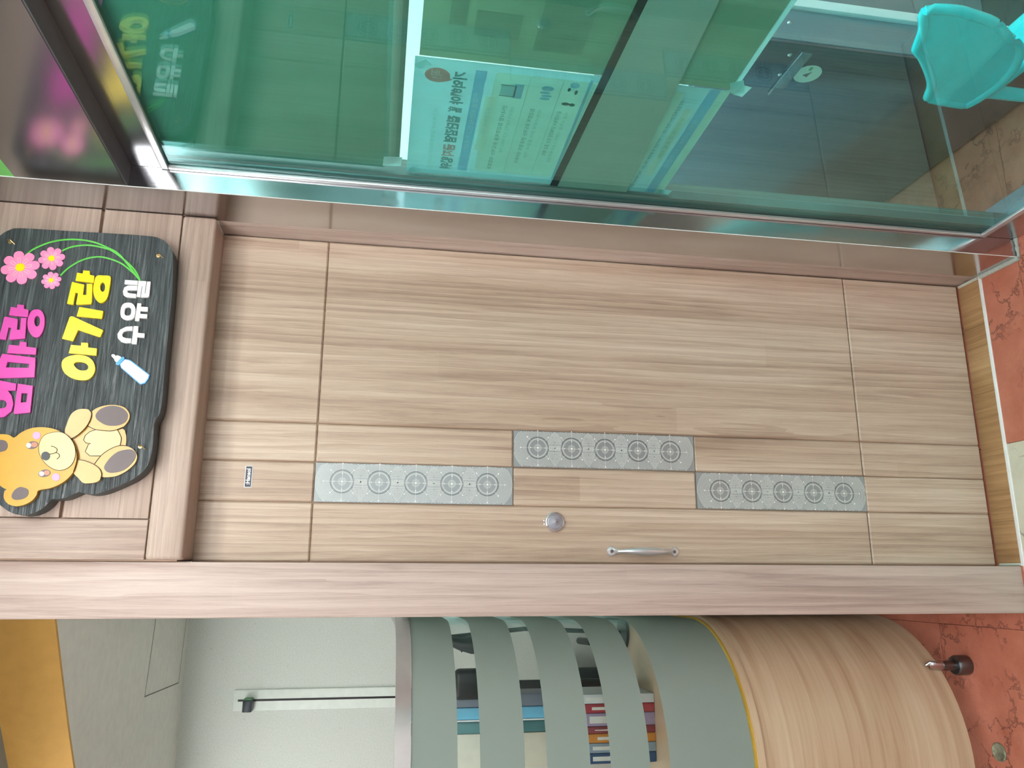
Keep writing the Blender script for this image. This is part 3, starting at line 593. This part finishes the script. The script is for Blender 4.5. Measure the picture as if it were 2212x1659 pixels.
link('outline', lm.mesh(), M['b_line'], be)
M['brass'] = plain('brass', (190, 160, 110), .3, .8)
for x, z in SG['hooks'][0][1]:
    x, z = SX+x*.001, SZ+z*.001
    m = MB().lathe([(.0042, -.002), (.004, .001), (.0, .0014)], (x, SY, z), 1, 12, -1)
    m.tube([(x, SY-.001, z), (x+.003, SY-.006, z+.003), (x+.001, SY-.009, z-.004), (x-.006, SY-.004, z-.012)], .0011, 6)
    link('hanging_screw', m.mesh(smooth=50), M['brass'], sg)
# ================================================================== posters and sheets taped inside the glass
XP = .8665
def flat(name, y0, y1, z0, z1, mat, parent, x=XP, th=.0004, r=0):
    if r:
        pts = []
        for (cy, cz, a0) in ((y1-r, z1-r, 0), (y0+r, z1-r, 90), (y0+r, z0+r, 180), (y1-r, z0+r, 270)):
            for k in range(5): a = math.radians(a0+k*22.5); pts.append((cy+r*math.cos(a), cz+r*math.sin(a)))
        return link(name, MB().prism(pts, 0, x-th, x).mesh(), mat, parent)
    return link(name, MB().box(x-th, x, y0, y1, z0, z1).mesh(), mat, parent)
def back_text(name, body, y, z, size, mat, parent, sx=1.0, bold=0.0, x=XP-.0011, length=None):
    """print seen through the paper, so it runs mirrored: y is where the line starts"""
    t = text_mesh(body, size, 0, bold)
    if length:
        L = max(p.co.x for p in t.vertices)-min(p.co.x for p in t.vertices); sx = length/L
    t.transform(Matrix.Diagonal((sx, 1, 1, 1)))
    return link(name, mapped(t, (x, y, z), (0, 1, 0), (0, 0, 1), (1, 0, 0)), mat, parent)
M['paper'] = sheet_mat('poster_paper', (206, 236, 236), .5); M['card'] = sheet_mat('poster_card', (255, 255, 246), .75)
M['pblue'] = sheet_mat('poster_blue', (206, 236, 248), .75); M['pred'] = sheet_mat('poster_red', (255, 208, 200), .75)
M['pink_txt'] = sheet_mat('poster_red_text', (246, 186, 178), .75); M['ptext'] = sheet_mat('poster_text', (140, 176, 172), .75)
M['ppale'] = sheet_mat('poster_pale_text', (192, 220, 212), .75); M['pline'] = sheet_mat('poster_line', (206, 230, 222), .75)
M['tape'] = sheet_mat('clear_tape', (222, 246, 244), .6)
po = link('poster', MB().box(XP, XP+.0005, -.703, -.278, 1.016, 1.6205).mesh(), M['paper'])
# give the poster a base at its lower edge
po.data.transform(Matrix.Translation((-XP, .49, -1.016))); po.location = (XP, -.49, 1.016); ORG[po.name] = Vector(po.location)
tag(po, 'pale blue notice poster with mirrored print taped inside the glass', 'poster')
m = [(1, [(math.cos(a*.5236)*.0225, math.sin(a*.5236)*.0235) for a in range(12)])]
bb = link('speech_bubble', mapped(shape2d(m, .0002), (XP-.0004, -.653, 1.577), (0, 1, 0), (0, 0, 1), (1, 0, 0)), M['pred'], po)
link('bubble_tail', MB().prism([(-.648, 1.557), (-.634, 1.562), (-.643, 1.548)], 0, XP-.0006, XP-.0002).mesh(), M['pred'], bb)
back_text('bubble_text', '꼭!', -.671, 1.577, .024, M['card'], bb, bold=.0005)
back_text('poster_text', '보건복지부 유형별의료사 시고내용', -.545, 1.571, .0105, M['ppale'], po, length=.24)
for body, y, L, mt in (('기억해야', -.672, .108, 'ptext'), ('할', -.556, .022, 'ptext'), ('집단감염', -.524, .102, 'ptext'), ('금지', -.414, .050, 'pink_txt'), ('행위', -.360, .052, 'ptext')):
    t = back_text('poster_title', body, y, 1.5325, .027, M[mt], po, bold=.0014, length=L)
flat('blue_band', -.681, -.307, 1.487, 1.508, M['pblue'], po, XP-.0003)
back_text('band_text', '유형별 위반시 신고하세요!', -.612, 1.4975, .013, M['card'], po, bold=.0002, length=.21)
flat('white_card', -.682, -.31, 1.1, 1.471, M['card'], po, XP-.0003, r=.008)
flat('card_tab', -.603, -.398, 1.459, 1.481, M['card'], po, XP-.0006, r=.006)
back_text('tab_text', '점검항목 및 위반?', -.566, 1.470, .0105, M['pblue'], po, length=.105)
for z, l1, l2, L1, L2 in ((1.438, '안내사항 점검항목을 유도하는 체험활동', '시민의식 기본적인 신고 서비스 이용', .255, .178), (1.382, '점검항목 유도하는 안내·협의 의무화지', '지역사회에 참여 활동과 기관', .215, .19), (1.328, '음식점에서 단체모임 또는 종교 예식', '시설 수칙을 이행하고 공유해주세요', .172, .2)):
    back_text('poster_text', l1, -.578, z, .0105, M['ptext'], po, length=L1)
    back_text('poster_text', l2, -.577, z-.0155, .009, M['ppale'], po, length=L2)
for z in (1.404, 1.341, 1.282): flat('divider', -.676, -.322, z-.0006, z, M['pline'], po, XP-.0008)
ic = flat('laptop_icon', -.652, -.606, 1.412, 1.430, M['pblue'], po, XP-.0008); flat('laptop_screen', -.645, -.612, 1.426, 1.455, M['paper'], ic, XP-.001); flat('laptop_edge', -.647, -.610, 1.4255, 1.4285, M['ptext'], ic, XP-.0016); flat('laptop_edge', -.647, -.6455, 1.4265, 1.456, M['ptext'], ic, XP-.0016); flat('laptop_edge', -.6115, -.610, 1.4265, 1.456, M['ptext'], ic, XP-.0016)
def blob(name, y, z, ry, rz, mat, parent, x=XP-.0009):
    return link(name, mapped(shape2d([(1, [(math.cos(a*.628)*ry, math.sin(a*.628)*rz) for a in range(10)])], .0002), (x, y, z), (0, 1, 0), (0, 0, 1), (1, 0, 0)), mat, parent)
ic = blob('people_icon', -.648, 1.366, .008, .012, M['pblue'], po)
for dy, dz in ((.014, .003), (.024, -.002), (.034, .0)): blob('people_icon', -.648+dy, 1.366+dz, .004, .010, M['pblue'], ic)
ic = blob('mask_icon', -.667, 1.317, .009, .009, M['pblue'], po); blob('mask_icon', -.652, 1.325, .006, .003, M['ptext'], ic); blob('mask_icon', -.645, 1.31, .007, .003, M['ptext'], ic); blob('mask_icon', -.604, 1.322, .005, .008, M['ptext'], ic); blob('mask_icon', -.603, 1.309, .005, .006, M['ptext'], ic)
flat('blue_band', -.69, -.30, 1.286, 1.292, M['pblue'], po, XP-.0012)
flat('blue_band', -.702, -.279, 1.036, 1.058, M['pblue'], po, XP-.0003)
flat('pale_strip', -.702, -.279, 1.0165, 1.036, M['card'], po, XP-.0003)
flat('pale_strip', -.63, -.36, 1.066, 1.084, M['card'], po, XP-.0003)
back_text('poster_text', '의심되는 신고 · 상담 1339 또는 지역번호', -.66, 1.096, .010, M['ptext'], po, length=.36)
back_text('poster_text', '안전신문고 포털 이용', -.6, 1.075, .010, M['ppale'], po, length=.16)
back_text('poster_text', '국번 1339 · 지역번호', -.6, 1.047, .012, M['card'], po, length=.2)
def tape(y, z, L, wd, ang, parent, dx=0):
    c, s = math.cos(ang), math.sin(ang)
    pts = [(y+c*a-s*b, z+s*a+c*b) for a, b in ((-L/2, -wd/2), (L/2, -wd/2), (L/2, wd/2), (-L/2, wd/2))]
    link('tape', MB().prism(pts, 0, XP-.0016+dx, XP-.001+dx).mesh(), M['tape'], parent)
tape(-.682, 1.606, .026, .018, .9, po); tape(-.29, 1.606, .024, .016, .5, po); tape(-.289, 1.013, .02, .03, .1, po)
po.scale = (1, .908, 1.012); po.location = (XP, -.4585, 1.007); swing(po)
# second poster, darker, nearer the end post
p2 = link('poster', MB().box(XP+.002, XP+.0026, -1.13, -.704, 1.018, 1.6205).mesh(), sheet_mat('olive_poster', (176, 200, 172), .35, sc=6, var=.18))
p2.data.transform(Matrix.Translation((-XP, .92, -1.018))); p2.location = (XP, -.92, 1.018); ORG[p2.name] = Vector(p2.location)
tag(p2, 'plain olive green sheet taped inside the glass beside the notice poster', 'poster')
flat('white_edge', -1.13, -.70, 1.008, 1.0185, M['tape'], p2, XP+.002)
tape(-.72, 1.012, .032, .026, -.5, p2, -.002); tape(-.712, .998, .03, .022, .2, p2, -.003)
M['dimfig'] = sheet_mat('olive_print', (156, 184, 156), .3)
for (y0, y1, z0, z1) in ((-.83, -.77, 1.45, 1.53), (-.90, -.75, 1.33, 1.42), (-.86, -.79, 1.545, 1.575)): flat('faded_print', y0, y1, z0, z1, M['dimfig'], p2, XP+.002)
p2.location = (XP, -.869, 1.009); swing(p2)
# rolled sheet above
rs = empty('roll_blind', (XP, -.78, 1.64), 'dark green rolled sheet hanging behind the upper glass', 'blind')
flat('sheet', -1.25, -.27, 1.668, 2.2, sheet_mat('green_sheet', (142, 176, 152), .3, sc=5, var=.12), rs, XP+.004, .0006)
link('bottom_roll', MB().tube([(XP+.008, -.312, 1.653), (XP+.008, -1.25, 1.653)], .0175, 16).mesh(smooth=50), sheet_mat('green_roll', (140, 176, 158), .3), rs)
link('tape', MB().prism([(-.34, 1.63), (-.305, 1.632), (-.30, 1.672), (-.335, 1.67)], 0, XP-.0125, XP-.0115).mesh(), M['tape'], rs)
swing(rs)
# ================================================================== steel cabinet and child's chair behind the glass
ca = empty('steel_cabinet', (1.45, -.1, 0), 'dark stainless steel cabinet with grip recess and round sticker behind the glass', 'cabinet')
M['cab'] = plain('cabinet_steel', (120, 138, 158), .24, .85, var=.03)
M['cab2'] = plain('cabinet_end_steel', (146, 166, 178), .26, .45, var=.02)
box('cabinet_body', (1.204, 1.32, -.438, .55, .06, .905), M['cab2'], ca, .003)
box('cabinet_body', (1.206, 1.75, -.3, .55, .06, .90), M['cab2'], ca, .003)
box('cabinet_door', (1.196, 1.2045, -.436, .55, .012, .895), M['cab'], ca, .002)
box('plinth', (1.23, 1.74, -.42, .54, 0, .06), M['black'], ca)
box('white_edge_strip', (1.288, 1.3125, -.452, -.437, .06, .905), M['white'], ca, .002)
gp = box('grip_recess', (1.1915, 1.197, -.41, -.27, .664, .69), M['cab2'], ca, .003)
box('grip_lip', (1.1885, 1.194, -.415, -.245, .6905, .6955), M['cab2'], gp, .001)
link('round_sticker', MB().lathe([(.034, 0), (.034, .0008), (0, .0008)], (1.196, -.335, .634), 0, 24, -1).mesh(), plain('sticker_white', (226, 240, 226), .5), ca)
link('sticker_print', MB().prism([(-.345, .628), (-.325, .632), (-.33, .645)], 0, 1.1940, 1.1950).mesh(), plain('sticker_brown', (120, 110, 104), .5), ca)
link('sticker_print', MB().prism([(-.362, .634), (-.35, .634), (-.35, .641), (-.362, .641)], 0, 1.1940, 1.1950).mesh(), plain('sticker_green', (90, 170, 120), .5), ca)
for p in ((1.197, -.395, .715, 0), (1.197, -.32, .70, 0), (1.25, -.4378, .735, 1)):
    link('rivet', MB().lathe([(.006, 0), (.0052, .002), (.002, .0034), (0, .0036)], p[:3], p[3], 12, -1).mesh(smooth=50), M['chrome'], ca)
M['turq'] = plain('turquoise_plastic', (0, 232, 244), .18)
ch = empty('child_chair', (1.13, -.6, 0), 'glossy turquoise plastic child chair behind the glass', 'chair')
TQ = [(-.742, .632), (-.753, .577), (-.748, .532), (-.736, .473), (-.712, .428), (-.682, .368), (-.642, .339), (-.602, .324), (-.552, .316), (-.484, .321), (-.475, .342), (-.484, .425), (-.502, .442), (-.537, .462), (-.576, .498), (-.621, .548), (-.640, .576), (-.655, .585), (-.70, .605)]
bm_ = shape2d([(1, TQ)], .008, .006)
bk = link('backrest', mapped(bm_, (1.05, 0, 0), (0, 1, 0), (0, 0, 1), (1, 0, 0)), M['turq'], ch)
for v_ in bk.data.vertices: v_.co.x += .35*((v_.co.y+.02)**2)
for p in bk.data.polygons: p.use_smooth = True
bk.data.set_sharp_from_angle(angle=math.radians(50))
rim = MB().tube(crm([(1.045+.35*(a+.62)**2, a, b) for a, b in TQ], 3, True)+[(1.045+.35*(TQ[0][0]+.62)**2,)+TQ[0]], .0105, 8)
link('rim', rim.mesh(smooth=60), M['turq'], bk)
link('seat', MB().box(1.05, 1.17, -.70, -.50, .285, .31).mesh('s', .010, 3), M['turq'], ch)
for x, y in ((1.065, -.685), (1.065, -.515), (1.155, -.685), (1.155, -.515)):
    link('leg', MB().tube([(x, y, .295), (x, y, 0)], [.016, .012], 10).mesh(smooth=50), M['turq'], ch)
# ================================================================== reception counter
n = NT('counter_wood'); f = n.noise(n.coords((1.3, 1.3, 26)), 1, 4, .55, .8); f2 = n.noise(n.coords((2.2, 2.2, 90)), 1, 3, .6, .5)
n.bsdf(n.ramp(n.math('ADD', n.math('MULTIPLY', f, .7), n.math('MULTIPLY', f2, .3)), [(.3, srgb((170, 140, 112))), (.5, srgb((194, 170, 142))), (.7, srgb((210, 192, 166)))]), .32, 0, .45); M['counter'] = n.m
ct = empty('reception_counter', (-.52, .46, 0), 'curved reception counter with pale wood base and striped frosted glass screen', 'counter')
CX, CY = -.52, .46
def run(R):
    pts = [(-1.7, CY-R), (-1.0, CY-R)]
    pts += [(CX+R*math.sin(t*math.pi/36), CY-R*math.cos(t*math.pi/36)) for t in range(19)]
    return pts+[(CX+R, .75), (CX+R, 1.1)]
def curved(name, Ro, Ri, z0, z1, mat, parent):
    a, b = run(Ro), run(Ri); k = len(a); m = MB()
    m.add([(x, y, z0) for x, y in a]+[(x, y, z1) for x, y in a]+[(x, y, z0) for x, y in b]+[(x, y, z1) for x, y in b],
          [f for i in range(k-1) for f in ((i, i+1, k+i+1, k+i), (2*k+i+1, 2*k+i, 3*k+i, 3*k+i+1), (k+i, k+i+1, 3*k+i+1, 3*k+i), (i+1, i, 2*k+i, 2*k+i+1))]+[(0, k, 3*k, 2*k), (k-1, 3*k-1, 4*k-1, 2*k-1)])
    return link(name, m.mesh(smooth=30), mat, parent)
curved('base_panel', .375, .355, .08, .664, M['counter'], ct)
curved('top_lip', .381, .345, .667, .684, M['counter'], ct)
curved('gold_edge', .372, .362, .6842, .689, plain('gold_strip', (214, 176, 72), .3, .5), ct)
gz = film_glass('counter_glass', (.96, .98, .97, 1), .03, .8)
gl = curved('glass_screen', .366, .358, .6895, 1.549, gz, ct)
M['frost'] = sheet_mat('frosted_film', (180, 194, 188), .5, sc=3, var=.03)
for z0, z1 in ((.692, .912), (.964, 1.064), (1.115, 1.222), (1.276, 1.384), (1.438, 1.548)): curved('frosted_band', .3672, .3664, z0, z1, M['frost'], gl)
curved('top_rail', .371, .353, 1.549, 1.587, plain('grey_rail', (176, 172, 170), .3, .5), ct)
box('worktop', (-1.7, -.18, .5, 1.05, .70, .725), M['counter'], ct)
lg = link('steel_foot', MB().lathe([(.026, 0), (.027, .004), (.027, .036), (.024, .042), (.0135, .0425), (.013, .08), (0, .08)], (-.268, .166, 0), 2, 20).mesh(smooth=35), M['steel_dark'], ct)
link('foot_bracket', MB().tube([(-.268, .166, .07), (-.266, .163, .10), (-.265, .165, .118), (-.265, .172, .122)], [(.0135, .010), (.0125, .008), (.011, .006), (.008, .004)], 10).mesh(smooth=50), M['steel'], lg)
# floor cap
fcap = link('floor_cap', MB().lathe([(.024, 0), (.024, .0025), (.021, .004), (.019, .003), (0, .0035)], (-.478, .088, 0), 2, 22).mesh(smooth=35), plain('worn_brass', (150, 150, 128), .45, .6, var=.35, sc=160), base=(-.478, .088, 0))
tag(fcap, 'small worn round metal cap set in the red floor', 'floor cap')
# ================================================================== things behind the counter
hg = empty('height_gauge', (-.585, YW-.01, 1.0), 'tall white height gauge rail with black slider on the papered wall', 'height gauge')
box('channel', (-.625, -.535, YW-.012, YW, .25, 2.255), plain('white_channel', (226, 234, 228), .4), hg, .003)
box('slot', (-.584, -.575, YW-.0135, YW-.011, .25, 2.235), M['dark'], hg)
sl = box('slider', (-.622, -.572, YW-.075, YW-.012, 2.165, 2.205), plain('slider_navy', (38, 46, 58), .4), hg, .004)
box('slider_side', (-.572, -.566, YW-.07, YW-.014, 2.168, 2.202), plain('slider_green', (70, 130, 84), .4), sl, .001)
nt = tag(box('paper_note', (-.60, -.535, YW-.016, YW-.0125, 1.03, 1.16), plain('note_paper', (204, 214, 222), .7), base=(-.567, YW-.014, 1.03)), 'small printed paper note stuck on the height gauge', 'note')
for k in range(4): box('note_line', (-.592+.003*k, -.552-.004*k, YW-.0168, YW-.0158, 1.05+k*.026, 1.053+k*.026), M['fleck'], nt)
# hung black monitor and office chair
mo = empty('monitor', (-.40, 1.15, .725), 'black monitor on a stand behind the frosted counter screen', 'monitor')
box('screen_case', (-.47, -.36, 1.12, 1.16, 1.15, 1.345), M['black'], mo, .02, seg=3)
box('stand', (-.435, -.405, 1.135, 1.15, .735, 1.16), M['black'], mo, .003)
box('stand_foot', (-.49, -.35, 1.06, 1.2, .726, .738), M['black'], mo, .003)
lp = empty('desk_lamp', (-.27, 1.02, .725), 'black desk lamp with bent head behind the counter screen', 'lamp')
link('lamp_head', MB().tube([(-.245, 1.0, 1.40), (-.262, 1.0, 1.34), (-.265, 1.0, 1.30), (-.262, 1.0, 1.24)], [.012, .022, .032, .036], 14).mesh(smooth=50), M['black'], lp)
link('lamp_arm', MB().tube([(-.262, 1.0, 1.34), (-.285, 1.0, 1.33), (-.24, 1.02, 1.37), (-.215, 1.03, 1.1), (-.23, 1.02, .74)], .008, 8).mesh(smooth=50), M['black'], lp)
link('lamp_base', MB().lathe([(.06, 0), (.06, .01), (.01, .016), (0, .016)], (-.23, 1.02, .726), 2, 20).mesh(smooth=40), M['black'], lp)
ox, oy = -.50, 1.77
oc = empty('office_chair', (ox, oy, 0), 'black high-backed office chair by the reception desk', 'chair')
link('backrest', MB().box(ox-.13, ox+.045, oy+.17, oy+.235, .46, .80).mesh('b', .03, 4), M['black'], oc)
link('seat', MB().box(ox-.18, ox+.18, oy-.19, oy+.18, .42, .50).mesh('b', .03, 3), M['black'], oc)
for s in (-1, 1): link('armrest', MB().tube([(ox+s*.17, oy+.17, .66), (ox+s*.18, oy-.02, .66), (ox+s*.17, oy-.06, .48)], .016, 8).mesh(smooth=50), M['black'], oc)
link('pedestal', MB().tube([(ox, oy, .42), (ox, oy, .06)], .03, 12).mesh(smooth=50), M['black'], oc)
for k in range(5):
    a = k*1.2566+.3; ca_, sa_ = .22*math.cos(a), .22*math.sin(a)
    link('base_leg', MB().tube([(ox, oy, .08), (ox+ca_, oy+sa_, .04)], [.024, .016], 8).mesh(smooth=50), M['black'], oc)
    link('caster', MB().tube([(ox+ca_-.012, oy+sa_, .025), (ox+ca_+.012, oy+sa_, .025)], .025, 12).mesh(smooth=50), M['black'], oc)
# tall storage unit with blue and teal uprights
su = empty('storage_unit', (-.6, 1.3, 0), 'tall storage unit with grey, sky blue and teal uprights behind the counter', 'cabinet')
for nm, x0, x1, c in (('side_panel', -.505, -.462, (112, 122, 138)), ('blue_door', -.548, -.507, (112, 188, 224)), ('white_edge', -.556, -.549, (228, 236, 240)), ('teal_panel', -.596, -.557, (64, 118, 122)), ('cream_panel', -.72, -.598, (214, 212, 196))):
    box(nm, (x0, x1, 1.20, 1.42, .0, 1.50), plain(nm+'_paint', c, .35), su, .003)
# binders and boxes on the worktop
bx = -.40
for i, (wd, h, c, nm, lb) in enumerate(((.03, .27, (232, 236, 244), 'binder', 'white binder standing on the counter worktop'), (.028, .25, (186, 60, 76), 'binder', 'crimson binder next to the white one on the counter worktop'), (.04, .26, (176, 160, 196), 'binder', 'lavender binder between the red ones on the worktop'),
                                   (.022, .24, (150, 62, 72), 'binder', 'dark red binder beside the orange one on the worktop'), (.028, .23, (222, 146, 58), 'binder', 'orange binder standing on the counter worktop'), (.03, .25, (150, 170, 190), 'binder', 'pale grey blue binder on the counter worktop'), (.032, .25, (46, 84, 130), 'binder', 'navy blue binder at the end of the worktop row'))):
    o = empty(nm, (bx-wd/2, .80, .7255), lb, 'binder', 'binders on the counter worktop')
    box('cover', (bx-wd, bx-.001, .72, .90, .7255, .7255+h), plain('binder_%d' % i, c, .45), o, .003)
    box('spine_label', (bx-wd+.009, bx-.010, .7192, .7202, .7255+h*.62, .7255+h*.85), M['dot'], o)
    bx -= wd
# ================================================================== ceiling lamps (lobby rows streak down the steel; inner and reception ones are added fill)
tube_e = emit('lamp_tube_light', (1, 1, .97, 1), LAMP); fill_tube = emit('fill_tube_light_inner', (.96, 1, 1, 1), FILL_IN)
M['lampbody'] = plain('lamp_white', (240, 240, 238), .5)
hm_ = MB().box(-.62, .62, -.15, .15, -.05, 0).mesh('h', .006, 2); hm_.materials.append(M['lampbody'])
tm_ = {}
for k, e in (('o', tube_e), ('i', fill_tube)):
    tm_[k] = [MB().tube([(-.6, y, -.066), (.6, y, -.066)], .016, 10).mesh(smooth=60) for y in (-.1, .1)]
    for q in tm_[k]: q.materials.append(e)
def lamp(x, y, k='o'):
    o = bpy.data.objects.new('ceiling_lamp', None); COL.objects.link(o); o.location = (x, y, ZU-.001)
    tag(o, 'white twin tube lamp on the grey upper ceiling', 'lamp', 'twin tube lamps on the lobby ceiling')
    for nm, d in (('housing', hm_), ('tube', tm_[k][0]), ('tube', tm_[k][1])):
        c = bpy.data.objects.new(nm, d); COL.objects.link(c); c.parent = o
    return o
for y in (-.95, -1.6): lamp(.1, y)
for y in (-2.35, -3.45, -4.4, -5.8, -6.9):
    for x in (.1, 2.1, 4.0): lamp(x, y)
for x in (1.58,):
    for y in (-1.05, .35): lamp(x, y, 'i')  # added lamps, put in to brighten the room behind the glass
for y in (-.4, -1.6): lamp(-1.6, y)
lamp(-1.75, 1.2); lamp(-1.5, .55)  # added lamps out of view, to brighten the reception wall
